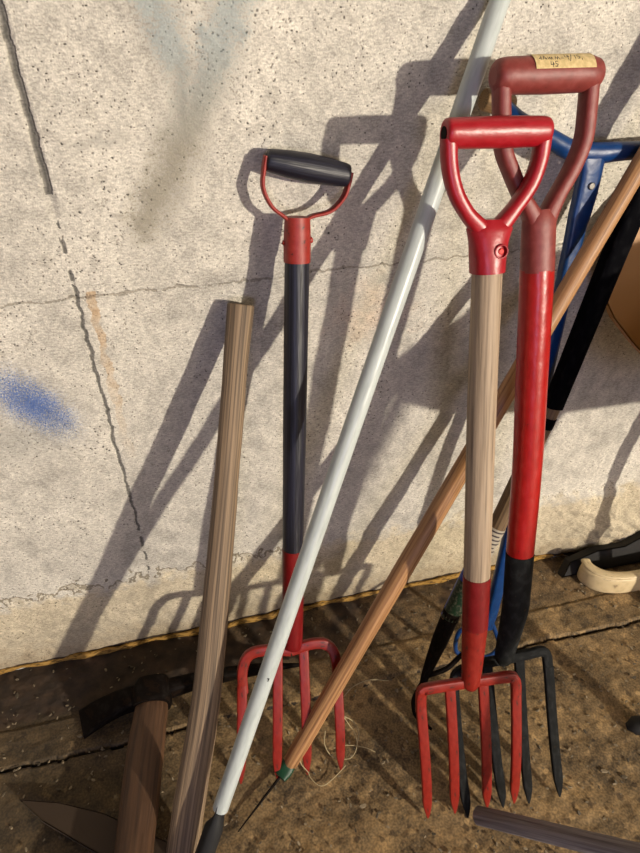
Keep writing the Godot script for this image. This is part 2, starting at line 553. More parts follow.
func build_floor() -> void:
	var xs := axis(-2.6, 3.6, -0.55, 1.15, 0.003)
	var zs := axis(-0.05, 5.3, 0.0, 0.72, 0.003)
	var W := xs.size()
	var H := zs.size()
	var big := bytes_of(fnl(FastNoiseLite.TYPE_SIMPLEX_SMOOTH, 0.012, 3, 44), W, H)
	var fine := bytes_of(fnl(FastNoiseLite.TYPE_SIMPLEX_SMOOTH, 0.10, 4, 45), W, H)
	var cell := fnl(FastNoiseLite.TYPE_CELLULAR, 0.09, 1, 46)
	cell.cellular_return_type = FastNoiseLite.RETURN_DISTANCE2_SUB
	var clod := bytes_of(cell, W, H)
	var at := func(x: float, z: float, i: int, j: int) -> Vector3:
		var b := big[j * W + i] / 255.0 - 0.5
		var f := fine[j * W + i] / 255.0 - 0.5
		var c := clod[j * W + i] / 255.0
		var y := -0.004 + b * 0.007 + f * 0.0022 + c * 0.0016 * clampf(b * 4.0 + 0.6, 0.0, 1.0)
		if z < 0.135:
			y += clampf((0.135 - z) * 12.0, 0.0, 1.0) * 0.003
		elif z < joint_z(x) - 0.002:
			y += 0.003
		if absf(z - joint_z(x)) < 0.0030 and (x < -0.1 or x > 0.5):
			y -= 0.008
		return Vector3(x, y, z)
	var uv := func(x: float, z: float) -> Vector2: return Vector2((x + 0.6) / 1.8, z / 0.9)
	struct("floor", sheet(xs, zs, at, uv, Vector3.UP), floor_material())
	var st := begin()
	origin = Vector3.ZERO
	box_at(Vector3(6.4, 0.2, 5.6), Vector3(0.5, -0.125, 2.65), st)
	struct("floor_slab", st.commit(), M.slab_dark)
	# yellowed filler squeezed out along the foot of the wall
	var pts := []
	var rad := []
	var n := fnl(FastNoiseLite.TYPE_SIMPLEX_SMOOTH, 9.0, 3, 50)
	for i in 90:
		var x := -0.7 + i * 0.019
		pts.append(Vector3(x, 0.004 + 0.005 * n.get_noise_1d(x), 0.007 + 0.006 * n.get_noise_1d(x + 9.0)))
		var r := 0.0065 + 0.005 * n.get_noise_1d(x * 1.7 + 40.0)
		rad.append(Vector2(r, r * 0.8))
	var cs := begin()
	sweep(cs, pts, rad, Vector3.UP, 8, 2.0, 2)
	cs.generate_normals()
	struct("trim_1", cs.commit(), M.caulk)

func build_room() -> void:
	for w in [["wall_left", Vector3(0.15, 2.75, 5.6), Vector3(-2.675, 1.225, 2.65)], ["wall_right", Vector3(0.15, 2.75, 5.6), Vector3(3.675, 1.225, 2.65)],
			["ceiling", Vector3(6.5, 0.15, 5.7), Vector3(0.5, 2.575, 2.65)]]:
		var st := begin()
		box_at(w[1], w[2], st)
		struct(w[0], st.commit(), M.plaster)
	# front wall behind the camera, with a gap for an added fill pane
	var f := begin()
	box_at(Vector3(1.1, 2.75, 0.15), Vector3(-2.05, 1.225, 5.375), f)
	box_at(Vector3(4.1, 2.75, 0.15), Vector3(1.55, 1.225, 5.375), f)
	box_at(Vector3(1.0, 1.45, 0.15), Vector3(-1.0, 0.575, 5.375), f)
	box_at(Vector3(1.0, 0.4, 0.15), Vector3(-1.0, 2.4, 5.375), f)
	struct("wall_front", f.commit(), M.plaster)
	var pane := begin()
	box_at(Vector3(0.98, 0.88, 0.02), Vector3(-1.0, 1.75, 5.40), pane)
	var pane_glow := StandardMaterial3D.new()
	pane_glow.albedo_color = Color(0.2, 0.2, 0.2)
	pane_glow.emission_enabled = true
	pane_glow.emission = Color(0.80, 0.81, 1.0)
	pane_glow.emission_energy_multiplier = 1.0
	struct("fill_pane_1", pane.commit(), pane_glow)  # glowing pane added out of view for cool fill
	var a := AreaLight3D.new()
	a.name = "fill_light"  # added fill light in front of the pane
	a.area_size = Vector2(0.96, 0.86)
	a.light_color = Color(0.80, 0.81, 1.0)
	a.light_energy = 5.0
	a.shadow_enabled = true
	a.area_range = 12.0
	a.position = Vector3(-1.0, 1.75, 5.38)
	add_child(a)                                    # an area light shines along its -z, into the room

func build_lamp() -> void:
	var t := thing("hanging_lamp", "bare light bulb hanging from the cellar ceiling on a cord", "lamp", LAMP)
	var s := begin()
	rod(s, [LAMP + Vector3(0, 0.13, 0), Vector3(LAMP.x, 2.5, LAMP.z)], 0.004, 8, 1)
	part("cord", s, M.rubber, t)
	s = begin()
	sweep(s, [LAMP + Vector3(0, 0.14, 0), LAMP + Vector3(0, 0.11, 0), LAMP + Vector3(0, 0.06, 0)], [Vector2(0.008, 0.008), Vector2(0.02, 0.02), Vector2(0.02, 0.02)], Vector3.RIGHT, 14, 2.0, 1)
	part("socket", s, M.rubber, t)
	s = begin()
	sweep(s, [LAMP + Vector3(0, 0.07, 0), LAMP + Vector3(0, 0.04, 0), LAMP, LAMP + Vector3(0, -0.035, 0), LAMP + Vector3(0, -0.058, 0)], [Vector2(0.016, 0.016), Vector2(0.035, 0.035), Vector2(0.055, 0.055), Vector2(0.042, 0.042), Vector2(0.006, 0.006)], Vector3.RIGHT, 18, 2.0, 3)
	var glow := StandardMaterial3D.new()
	glow.albedo_color = Color(0.9, 0.9, 0.85)
	glow.emission_enabled = true
	glow.emission = Color(1.0, 0.955, 0.88)
	glow.emission_energy_multiplier = 6.0
	part("bulb", s, glow, t)
	var l := OmniLight3D.new()
	l.name = "bulb_light"
	l.light_color = Color(1.0, 0.955, 0.88)
	l.light_energy = 28.5
	l.light_size = 0.055
	l.omni_range = 20.0
	l.omni_attenuation = 2.0
	l.shadow_enabled = true
	t.add_child(l)

# ------------------------------------------------------------------ forks
func tines(t: Node3D, tops: Array, tips: Array, bow: Vector3, wide: float, thick: float, mat: Material, side: Vector3) -> void:
	for i in tops.size():
		var a: Vector3 = tops[i]; var c: Vector3 = tips[i]
		var st := begin()
		var d := (c - a).normalized()
		var w := Vector2(wide, thick)
		sweep(st, [a, a.lerp(c, 0.3) + bow * 0.8, a.lerp(c, 0.6) + bow, c - d * 0.045 + bow * 0.3, c - d * 0.028, c - d * 0.012, c], [w, w, w, w * 0.98, Vector2(wide * 0.85, thick * 0.9), Vector2(wide * 0.5, thick * 0.7), Vector2(0.0012, 0.0010)], side, 16, 5.0, 3)
		part("tine", st, mat, t)

func fork_black_grip() -> void:
	var t := thing("digging_fork", "small red four-tined digging fork with a dark round-ended D grip and dark stained shaft", "garden fork", Vector3(0.0713, 0, 0.344))
	var side := Vector3(0.177, 0, 0.022).normalized()
	var wl := Vector2(0.006, 0.0090)
	var we := Vector2(0.0044, 0.0086)
	var s := begin()      # shoulders bend down into the outer tines
	sweep(s, [Vector3(0.0105, 0.150, 0.2500), Vector3(0.0145, 0.1870, 0.2301), Vector3(0.0300, 0.2110, 0.2185), Vector3(0.0600, 0.2150, 0.2193), Vector3(0.1008, 0.2095, 0.2271)], [we, wl, wl, wl, wl], Vector3(0, 0.5, 0.86), 16, 5.0, 4)
	part("crossbar", s, M.red_iron, t)
	s = begin()
	sweep(s, [Vector3(0.1008, 0.2095, 0.2271), Vector3(0.1343, 0.2174, 0.2277), Vector3(0.1610, 0.2140, 0.2327), Vector3(0.1740, 0.1950, 0.2450), Vector3(0.1741, 0.1500, 0.2700)], [wl, wl, wl, wl, we], Vector3(0, 0.5, 0.86), 16, 5.0, 4)
	part("crossbar", s, M.red_iron, t)
	tines(t, [Vector3(0.0105, 0.165, 0.2420), Vector3(0.0780, 0.2120, 0.2240), Vector3(0.1225, 0.2145, 0.2275), Vector3(0.1741, 0.165, 0.2620)],
		[Vector3(-0.0181, 0, 0.3322), Vector3(0.0454, 0.0, 0.3388), Vector3(0.0991, 0.0, 0.3460), Vector3(0.1590, 0.0, 0.3541)],
		Vector3(0, 0.004, 0.004), 0.0086, 0.0042, M.red_iron, side)
	s = begin()
	var ax := [Vector3(0.1030, 0.2140, 0.2256), Vector3(0.1062, 0.2294, 0.2205), Vector3(0.1132, 0.3103, 0.1987), Vector3(0.1215, 0.4087, 0.1725)]
	sweep(s, ax, [Vector2(0.015, 0.012), Vector2(0.0165, 0.015), Vector2(0.0175, 0.0165), Vector2(0.0172, 0.0172)], side, 18, 2.0, 4)
	part("socket", s, M.red_low, t)
	s = begin()
	sweep(s, [Vector3(0.1209, 0.4036, 0.1739), Vector3(0.1408, 0.6084, 0.1197), Vector3(0.1636, 0.8418, 0.0580)], [Vector2(0.0165, 0.0165), Vector2(0.0172, 0.0172), Vector2(0.0165, 0.0165)], side, 20, 2.0, 6)
	part("shaft", s, M.black_wood, t)
	s = begin()
	var d0 := Vector3(0.1632, 0.8383, 0.0587); var d1 := Vector3(0.1682, 0.8931, 0.0444)
	sweep(s, [d0, d0.lerp(d1, 0.5), d1], [Vector2(0.0178, 0.0178), Vector2(0.0178, 0.0178), Vector2(0.0165, 0.0165)], side, 20, 2.0, 2)
	part("collar", s, M.red_socket, t, "worn red steel collar below the grip")
	for e in [1.0]:
		s = begin()
		rod(s, [Vector3(0.1458, 0.8639, 0.0529), Vector3(0.1862, 0.8639, 0.0529)], 0.004, 10, 1, 0.002)
		part("rivet", s, M.red_socket, t)
	s = begin()
	var w := Vector2(0.009, 0.0024)
	sweep(s, [Vector3(0.1615, 0.8851, 0.0462), Vector3(0.1497, 0.8956, 0.0434), Vector3(0.1358, 0.9083, 0.0403), Vector3(0.1273, 0.9297, 0.0347), Vector3(0.1303, 0.9500, 0.0290), Vector3(0.1344, 0.9656, 0.0258)], [w, w, w, w, w, w], Vector3(0, 0.25, 0.97), 12, 4.0, 4)
	part("grip_strap", s, M.red_socket, t)
	s = begin()
	sweep(s, [Vector3(0.1736, 0.8841, 0.0462), Vector3(0.1860, 0.8919, 0.0445), Vector3(0.2115, 0.8963, 0.0435), Vector3(0.2297, 0.9102, 0.0395), Vector3(0.2373, 0.9253, 0.0352), Vector3(0.2414, 0.9394, 0.0321)], [w, w, w, w, w, w], Vector3(0, 0.25, 0.97), 12, 4.0, 4)
	part("grip_strap", s, M.red_socket, t)
	s = begin()
	var g0 := Vector3(0.1308, 0.9616, 0.0263); var g1 := Vector3(0.2424, 0.9346, 0.0333)
	var gm := g0.lerp(g1, 0.5)
	g0 = gm + (g0 - gm) * 0.93
	g1 = gm + (g1 - gm) * 0.93
	sweep(s, [g0, g0.lerp(g1, 0.25), g0.lerp(g1, 0.5), g0.lerp(g1, 0.75), g1], [Vector2(0.0132, 0.0132), Vector2(0.0160, 0.0160), Vector2(0.0174, 0.0174), Vector2(0.0164, 0.0164), Vector2(0.0138, 0.0138)], Vector3.UP, 22, 2.0, 5, 0.003)
	part("grip", s, M.black_wood, t)

func fork_red_grip() -> void:
	var t := thing("digging_fork", "red four-tined digging fork with a glossy red plastic D grip and pale wooden shaft", "garden fork", Vector3(0.358, 0, 0.472))
	var side := Vector3(0.1526, 0, 0.0149).normalized()
	var s := begin()
	var w := Vector2(0.0062, 0.0085)
	sweep(s, [Vector3(0.2766, 0.2150, 0.3857), Vector3(0.2772, 0.2420, 0.3760), Vector3(0.2800, 0.2530, 0.3724), Vector3(0.2875, 0.2565, 0.3717), Vector3(0.3568, 0.2569, 0.3780), Vector3(0.4190, 0.2560, 0.3840), Vector3(0.4280, 0.2520, 0.3865), Vector3(0.4320, 0.2410, 0.3910), Vector3(0.4331, 0.2150, 0.4005)], [Vector2(0.0044, 0.0083), Vector2(0.0050, 0.0083), w, w, w, w, w, Vector2(0.0050, 0.0083), Vector2(0.0044, 0.0083)], Vector3(0, 0.35, 0.93), 16, 5.0, 4)
	part("crossbar", s, M.red_iron, t)
	tines(t, [Vector3(0.2767, 0.225, 0.3822), Vector3(0.3242, 0.2500, 0.3770), Vector3(0.3780, 0.2520, 0.3815), Vector3(0.4329, 0.225, 0.3965)],
		[Vector3(0.2816, 0, 0.4642), Vector3(0.3289, 0.0, 0.4683), Vector3(0.3857, 0.0, 0.4740), Vector3(0.4342, 0.0, 0.4785)],
		Vector3(0, 0.003, 0.003), 0.0083, 0.0042, M.red_iron, side)
	s = begin()
	sweep(s, [Vector3(0.3568, 0.2500, 0.3790), Vector3(0.3582, 0.2648, 0.3763), Vector3(0.3627, 0.3618, 0.3459)], [Vector2(0.0125, 0.010), Vector2(0.0150, 0.013), Vector2(0.0195, 0.0185)], side, 20, 2.0, 4)
	part("neck", s, M.red_iron, t)
	s = begin()
	sweep(s, [Vector3(0.3627, 0.3608, 0.3463), Vector3(0.3637, 0.4477, 0.3195)], [Vector2(0.0195, 0.0185), Vector2(0.0200, 0.0200)], side, 22, 2.0, 2)
	part("socket", s, M.red_low, t)
	s = begin()
	sweep(s, [Vector3(0.3635, 0.4321, 0.3244), Vector3(0.3637, 0.5693, 0.2827), Vector3(0.3636, 0.7079, 0.2414), Vector3(0.3647, 0.8666, 0.1949)], [Vector2(0.0192, 0.0192), Vector2(0.0190, 0.0190), Vector2(0.0188, 0.0188), Vector2(0.0180, 0.0180)], side, 24, 2.0, 5)
	part("shaft", s, M.ash, t, "pale bare wooden shaft")
	var root := part("grip", begin_dummy(), M.red_gloss, t)
	s = begin()
	# socket of the grip flares up into the two arms
	sweep(s, [Vector3(0.3647, 0.8640, 0.1956), Vector3(0.3647, 0.8778, 0.1915), Vector3(0.3651, 0.8972, 0.1859), Vector3(0.3658, 0.9115, 0.1818), Vector3(0.3664, 0.9217, 0.1788)], [Vector2(0.0205, 0.0205), Vector2(0.0210, 0.0205), Vector2(0.0232, 0.0180), Vector2(0.0275, 0.0150), Vector2(0.0200, 0.0100)], side, 24, 2.3, 4)
	var up := Vector3(-0.01, 0.955, -0.26) * 1.0
	var front := side.cross(up).normalized()
	var a := Vector2(0.0085, 0.0115)
	sweep(s, [Vector3(0.3606, 0.9043, 0.1838), Vector3(0.3509, 0.9157, 0.1806), Vector3(0.3361, 0.9316, 0.1759), Vector3(0.3227, 0.9533, 0.1697), Vector3(0.3156, 0.9790, 0.1621), Vector3(0.3137, 1.0067, 0.1547)], [Vector2(0.0110, 0.012), Vector2(0.0105, 0.012), a, a, a, a], side, 14, 3.0, 4)
	sweep(s, [Vector3(0.3698, 0.9043, 0.1838), Vector3(0.3798, 0.9140, 0.1813), Vector3(0.3964, 0.9310, 0.1761), Vector3(0.4143, 0.9535, 0.1696), Vector3(0.4239, 0.9780, 0.1628), Vector3(0.4278, 1.0052, 0.1551)], [Vector2(0.0110, 0.012), Vector2(0.0105, 0.012), a, a, a, a], side, 14, 3.0, 4)
	var g0 := Vector3(0.3085, 1.0113, 0.1529); var g1 := Vector3(0.4330, 1.0065, 0.1545)
	sweep(s, [g0, g0.lerp(g1, 0.12), g0.lerp(g1, 0.5), g0.lerp(g1, 0.88), g1], [Vector2(0.0155, 0.0145), Vector2(0.0158, 0.0150), Vector2(0.0165, 0.0155), Vector2(0.0160, 0.0150), Vector2(0.0152, 0.0145)], Vector3.UP, 24, 2.2, 4, 0.004)
	s.generate_normals()
	root.mesh = s.commit()
	s = begin()      # dark hollow at the end of the grip tube
	rod(s, [g0 + (g0 - g1).normalized() * 0.0006, g0 + (g1 - g0).normalized() * 0.006], 0.0075, 16, 1)
	part("end_hole", s, M.dark_iron, root)
	var b0 := Vector3(0.3733, 0.8888, 0.1884) + front * 0.0150
	s = begin()
	ring(s, b0, front, side, 0.0085, 0.0022, 0.009)
	part("rivet_ring", s, M.red_gloss, root)
	s = begin()
	rod(s, [b0, b0 + front * 0.0055], 0.0035, 12, 1, 0.001)
	part("rivet", s, M.red_worn, root)

func begin_dummy() -> SurfaceTool:
	var s := begin()
	rod(s, [origin, origin + Vector3(0, 0.01, 0)], 0.001, 4, 1)
	return s

func rrv(v: Vector2, m: int) -> Array:
	var out := []
	for i in m:
		out.append(v)
	return out

func ring(s: SurfaceTool, c: Vector3, n: Vector3, x: Vector3, r: float, thick: float, deep: float) -> void:
	var y := n.cross(x).normalized()
	var loop: Array[Array] = []
	for i in 20:
		var d := x * cos(TAU * i / 20.0) + y * sin(TAU * i / 20.0)
		loop.append([c + d * r - n * deep * 0.3, c + d * r + n * deep * 0.6, c + d * (r - thick * 0.5) + n * deep * 0.72, c + d * (r - thick) + n * deep * 0.6, c + d * (r - thick) - n * deep * 0.3])
	s.set_smooth_group(0)
	for i in 20:
		var k := (i + 1) % 20
		var dir := x * cos(TAU * (i + 0.5) / 20.0) + y * sin(TAU * (i + 0.5) / 20.0)
		for q in 4:
			var o: Vector3 = [dir, n + dir * 0.5, n - dir * 0.5, -dir][q]
			flip(s, loop[i][q], loop[k][q], loop[i][q + 1], o)
			flip(s, loop[k][q], loop[i][q + 1], loop[k][q + 1], o)

func fork_wood_grip() -> void:
	var t := thing("digging_fork", "black-tined digging fork with a bright red shaft and a split maroon wooden grip", "garden fork", Vector3(0.432, 0, 0.484))
	var side := Vector3(0.169, 0, 0.0092).normalized()
	var w := Vector2(0.0062, 0.0083)
	var s := begin()
	sweep(s, [Vector3(0.3438, 0.1950, 0.3668), Vector3(0.3470, 0.2200, 0.3525), Vector3(0.3560, 0.2330, 0.3456), Vector3(0.3929, 0.2382, 0.3439), Vector3(0.4366, 0.2385, 0.3459), Vector3(0.4773, 0.2395, 0.3473), Vector3(0.5020, 0.2400, 0.3483), Vector3(0.5100, 0.2310, 0.3540), Vector3(0.5110, 0.2050, 0.3690)], [Vector2(0.0046, 0.0083), Vector2(0.0050, 0.0083), w, w, w, w, w, Vector2(0.0050, 0.0083), Vector2(0.0046, 0.0083)], Vector3(0, 0.5, 0.87), 16, 4.0, 4)
	part("crossbar", s, M.black_iron, t)
	tines(t, [Vector3(0.3440, 0.205, 0.3615), Vector3(0.4049, 0.2361, 0.3457), Vector3(0.4613, 0.2391, 0.3468), Vector3(0.5115, 0.215, 0.3640)],
		[Vector3(0.3474, 0, 0.4800), Vector3(0.4130, 0.0, 0.4800), Vector3(0.4590, 0.0, 0.4850), Vector3(0.5161, 0.0, 0.4885)],
		Vector3(-0.004, 0.003, 0.003), 0.0083, 0.0045, M.black_iron, side)
	s = begin()
	sweep(s, [Vector3(0.4340, 0.2340, 0.3465), Vector3(0.4335, 0.2620, 0.3440), Vector3(0.4374, 0.3545, 0.3321), Vector3(0.4393, 0.4000, 0.3180), Vector3(0.4406, 0.4550, 0.3010)], [Vector2(0.0135, 0.010), Vector2(0.0165, 0.015), Vector2(0.0205, 0.0190), Vector2(0.0208, 0.0200), Vector2(0.0208, 0.0208)], side, 20, 2.0, 4)
	part("socket", s, M.black_iron, t)
	s = begin()
	sweep(s, [Vector3(0.4404, 0.4480, 0.3032), Vector3(0.4446, 0.5843, 0.2609), Vector3(0.4440, 0.71, 0.2220), Vector3(0.4430, 0.8510, 0.1782)], [Vector2(0.0202, 0.0202), Vector2(0.0204, 0.0204), Vector2(0.0208, 0.0208), Vector2(0.0210, 0.0210)], side, 24, 2.0, 5)
	part("shaft", s, M.red_shaft, t, "bright red painted shaft")
	s = begin()
	sweep(s, [Vector3(0.4430, 0.8490, 0.1789), Vector3(0.4423, 0.8800, 0.1692), Vector3(0.4420, 0.9070, 0.1608), Vector3(0.4420, 0.9190, 0.1570)], [Vector2(0.0206, 0.0206), Vector2(0.0202, 0.0200), Vector2(0.0205, 0.0170), Vector2(0.0140, 0.0130)], side, 22, 2.2, 4)
	var a := Vector2(0.0088, 0.0130)
	sweep(s, [Vector3(0.4360, 0.9000, 0.1630), Vector3(0.4305, 0.9143, 0.1586), Vector3(0.4180, 0.9327, 0.1529), Vector3(0.4024, 0.9612, 0.1441), Vector3(0.3911, 0.9865, 0.1362), Vector3(0.3880, 1.0193, 0.1261), Vector3(0.3865, 1.0520, 0.1160)], [Vector2(0.011, 0.014), Vector2(0.0105, 0.0135), a, a, a, a, a], side, 14, 3.2, 4)
	sweep(s, [Vector3(0.4490, 0.9000, 0.1630), Vector3(0.4540, 0.9136, 0.1588), Vector3(0.4654, 0.9344, 0.1524), Vector3(0.4818, 0.9600, 0.1445), Vector3(0.4937, 0.9884, 0.1357), Vector3(0.4960, 1.0165, 0.1269), Vector3(0.4965, 1.0480, 0.1170)], [Vector2(0.011, 0.014), Vector2(0.0105, 0.0135), a, a, a, a, a], side, 14, 3.2, 4)
	var yoke := part("yoke", s, M.maroon, t)
	s = begin()
	var g0 := Vector3(0.3765, 1.0565, 0.1143); var g1 := Vector3(0.5085, 1.0540, 0.1156)
	sweep(s, [g0, g0.lerp(g1, 0.15), g0.lerp(g1, 0.5), g0.lerp(g1, 0.85), g1], [Vector2(0.0180, 0.0180), Vector2(0.0190, 0.0188), Vector2(0.0198, 0.0196), Vector2(0.0192, 0.0190), Vector2(0.0170, 0.0170)], Vector3.UP, 24, 2.0, 5, 0.009)
	var grip := part("grip", s, M.maroon, t)
	# a strip of paper glued round the top of the grip, with a pencilled note
	var st := begin()
	st.set_smooth_group(0)
	var ux := (g1 - g0).normalized()
	var fr := ux.cross(Vector3.UP).normalized() * -1.0
	if fr.z < 0.0:
		fr = -fr
	var p0 := g0.lerp(g1, 0.31); var p1 := g0.lerp(g1, 0.865)
	for i in 8:
		var f0 := deg_to_rad(28.0 + i * 11.0); var f1 := deg_to_rad(28.0 + (i + 1) * 11.0)
		for q in 8:
			var u0 := q / 8.0; var u1 := (q + 1) / 8.0
			var rad := 0.0203
			var A := p0.lerp(p1, u0) + (fr * cos(f0) + Vector3.UP * sin(f0)) * rad
			var B := p0.lerp(p1, u1) + (fr * cos(f0) + Vector3.UP * sin(f0)) * rad
			var C := p0.lerp(p1, u0) + (fr * cos(f1) + Vector3.UP * sin(f1)) * rad
			var D := p0.lerp(p1, u1) + (fr * cos(f1) + Vector3.UP * sin(f1)) * rad
			var v0 := 1.0 - i / 8.0; var v1 := 1.0 - (i + 1) / 8.0
			tri(st, A, C, B, Vector2(u0, v0), Vector2(u0, v1), Vector2(u1, v0))
			tri(st, B, C, D, Vector2(u1, v0), Vector2(u0, v1), Vector2(u1, v1))
	part("paper_label", st, note_material(), grip, "cream paper strip with a pencilled note")

func stroke(im: Image, a: Vector2, b: Vector2, w: float, c: Color) -> void:
	var n := int(a.distance_to(b)) + 1
	for i in n + 1:
		var p := a.lerp(b, float(i) / n)
		im.fill_rect(Rect2i(int(p.x - w / 2), int(p.y - w / 2), int(w), int(w)), c)

func poly_strokes(im: Image, at: Vector2, s: float, pts: Array, w: float, c: Color) -> void:
	for i in pts.size() - 1:
		stroke(im, at + pts[i] * s, at + pts[i + 1] * s, w, c)

func note_material() -> StandardMaterial3D:
	var im := Image.create(512, 200, false, Image.FORMAT_RGB8)
	im.fill(Color(0.80, 0.71, 0.50))
	var n := fnl(FastNoiseLite.TYPE_SIMPLEX_SMOOTH, 0.02, 3, 9)
	for y in 200:
		for x in 512:
			var f := n.get_noise_2d(x, y) * 0.10
			im.set_pixel(x, y, Color(0.80 + f, 0.71 + f, 0.51 + f))
	var ink := Color(0.20, 0.17, 0.14)
	# a quick hand: dA umr = 4/ 15, and below it 45
	var row := Vector2(40, 92)
	poly_strokes(im, row, 40, [Vector2(0.5, 0), Vector2(0.5, 1), Vector2(0, 0.8), Vector2(0.45, 0.5)], 5, ink)
	poly_strokes(im, row + Vector2(30, 0), 40, [Vector2(0, 1), Vector2(0.4, 0), Vector2(0.8, 1), Vector2(0.2, 0.6)], 5, ink)
	poly_strokes(im, row + Vector2(75, 8), 34, [Vector2(0, 0.2), Vector2(0.1, 0.9), Vector2(0.5, 0.3), Vector2(0.6, 1), Vector2(1, 0.3), Vector2(1.1, 1)], 5, ink)
	poly_strokes(im, row + Vector2(130, 8), 34, [Vector2(0, 1), Vector2(0.3, 0.2), Vector2(0.6, 1), Vector2(0.9, 0.2), Vector2(1.2, 1)], 5, ink)
	stroke(im, row + Vector2(185, 22), row + Vector2(205, 22), 5, ink)
	stroke(im, row + Vector2(185, 34), row + Vector2(205, 34), 5, ink)
	poly_strokes(im, row + Vector2(220, -8), 50, [Vector2(0.1, 0), Vector2(0, 0.6), Vector2(0.7, 0.55), Vector2(0.5, 0.1), Vector2(0.5, 1.2)], 5, ink)
	stroke(im, row + Vector2(255, 60), row + Vector2(285, -10), 5, ink)
	stroke(im, row + Vector2(310, -4), row + Vector2(306, 40), 5, ink)
	poly_strokes(im, row + Vector2(325, -2), 40, [Vector2(0.6, 0), Vector2(0.1, 0), Vector2(0.1, 0.45), Vector2(0.6, 0.6), Vector2(0.4, 1), Vector2(0, 0.95)], 5, ink)
	stroke(im, row + Vector2(362, 38), row + Vector2(358, 50), 5, ink)
	poly_strokes(im, row + Vector2(85, 60), 38, [Vector2(0.1, 0), Vector2(0, 0.6), Vector2(0.7, 0.55), Vector2(0.5, 0.1), Vector2(0.5, 1)], 5, ink)
	poly_strokes(im, row + Vector2(122, 60), 36, [Vector2(0.6, 0), Vector2(0.1, 0), Vector2(0.1, 0.45), Vector2(0.6, 0.6), Vector2(0.4, 1), Vector2(0, 0.95)], 5, ink)
	var m := StandardMaterial3D.new()
	m.albedo_texture = ImageTexture.create_from_image(im)
	m.roughness = 0.6
	return m

# ------------------------------------------------------------------ poles and handles
func white_pole() -> void:
	var b := Vector3(-0.1202, 0.0120, 0.4832); var e := Vector3(0.4671, 1.2186, -0.0180)
	var d := (e - b).normalized()
	var t := thing("pole", "slim white pole with a black rubber foot leaning diagonally across the wall", "pole", b)
	var s := begin()
	sweep(s, [b + d * 0.168, b.lerp(e, 0.5), e], rr(0.0120, 3), Vector3.RIGHT, 20, 2.0, 6, 0.002)
	part("tube", s, M.white_pole, t)
	s = begin()
	sweep(s, [b, b + d * 0.02, b + d * 0.09, b + d * 0.171, b + d * 0.174], [Vector2(0.0142, 0.0142), Vector2(0.0150, 0.0150), Vector2(0.0146, 0.0146), Vector2(0.0142, 0.0142), Vector2(0.0125, 0.0125)], Vector3.RIGHT, 20, 2.0, 2, 0.003)
	part("rubber_foot", s, M.rubber, t, "black rubber foot")
	s = begin()
	var q := b.lerp(e, 0.28) + d.cross(Vector3.RIGHT).normalized() * -0.0118
	if q.z < b.lerp(e, 0.28).z:
		q = b.lerp(e, 0.28) + d.cross(Vector3.RIGHT).normalized() * 0.0118
	rod(s, [q, q + d * 0.004], 0.0016, 8, 1, 0.0005)
	part("scuff", s, M.rubber, t)

func long_handle() -> void:
	var b := Vector3(-0.1255, 0.0200, 0.4218); var e := Vector3(0.0886, 0.7675, 0.0230)
	var d := e - b
	var t := thing("tool_handle", "loose weathered grey-brown wooden tool handle, oval and flared, leaning left of the dark-shafted fork", "tool handle", b)
	var s := begin()
	sweep(s, [b - d * 0.05, Vector3(-0.0986, 0.1007, 0.3789), Vector3(-0.0485, 0.2472, 0.3012), Vector3(-0.0095, 0.3885, 0.2261), b + d * 0.7 + Vector3(0.007, 0, 0), b + d * 0.9 + Vector3(0.002, 0, 0), e], [Vector2(0.0270, 0.0200), Vector2(0.0255, 0.0190), Vector2(0.0225, 0.0180), Vector2(0.0205, 0.0170), Vector2(0.0180, 0.0165), Vector2(0.0175, 0.0165), Vector2(0.0195, 0.0180)], Vector3.RIGHT, 22, 2.2, 6, 0.002, 0.05)
	part("handle", s, M.old_wood, t)

func orange_handle() -> void:
	var b := Vector3(0.0724, 0.0120, 0.3242); var e := Vector3(0.8000, 1.2400, 0.0140)
	var d := (e - b).normalized()
	var t := thing("long_handled_tool", "long honey-brown wooden handle with a green ferrule, slanting behind the two tall forks", "garden tool", b)
	var s := begin()
	sweep(s, [b, b + d * 0.01, b + d * 0.04, b.lerp(e, 0.3), b.lerp(e, 0.6), e], [Vector2(0.0080, 0.0080), Vector2(0.0120, 0.0120), Vector2(0.0150, 0.0150), Vector2(0.0152, 0.0152), Vector2(0.0130, 0.0130), Vector2(0.0118, 0.0118)], Vector3.RIGHT, 18, 2.0, 6, 0.0, 0.05)
	part("handle", s, M.honey, t)
	s = begin()
	var f := Vector3(0.0500, 0.0090, 0.3420)
	sweep(s, [b + d * 0.004, b.lerp(f, 0.5), f], [Vector2(0.0125, 0.0100), Vector2(0.0145, 0.0085), Vector2(0.0120, 0.0060)], Vector3.RIGHT, 14, 3.0, 3)
	part("ferrule", s, M.green, t, "dark green ferrule")
	s = begin()
	sweep(s, [f, f.lerp(Vector3(-0.0342, 0.004, 0.4077), 0.5), Vector3(-0.0342, 0.0035, 0.4077)], [Vector2(0.0028, 0.0028), Vector2(0.0022, 0.0022), Vector2(0.001, 0.001)], Vector3.UP, 8, 2.0, 3)  # thin dark rod along the floor, tapering away from the ferrule
	part("thin_rod", s, M.dark_iron, t, "thin dark rod running out from the ferrule")

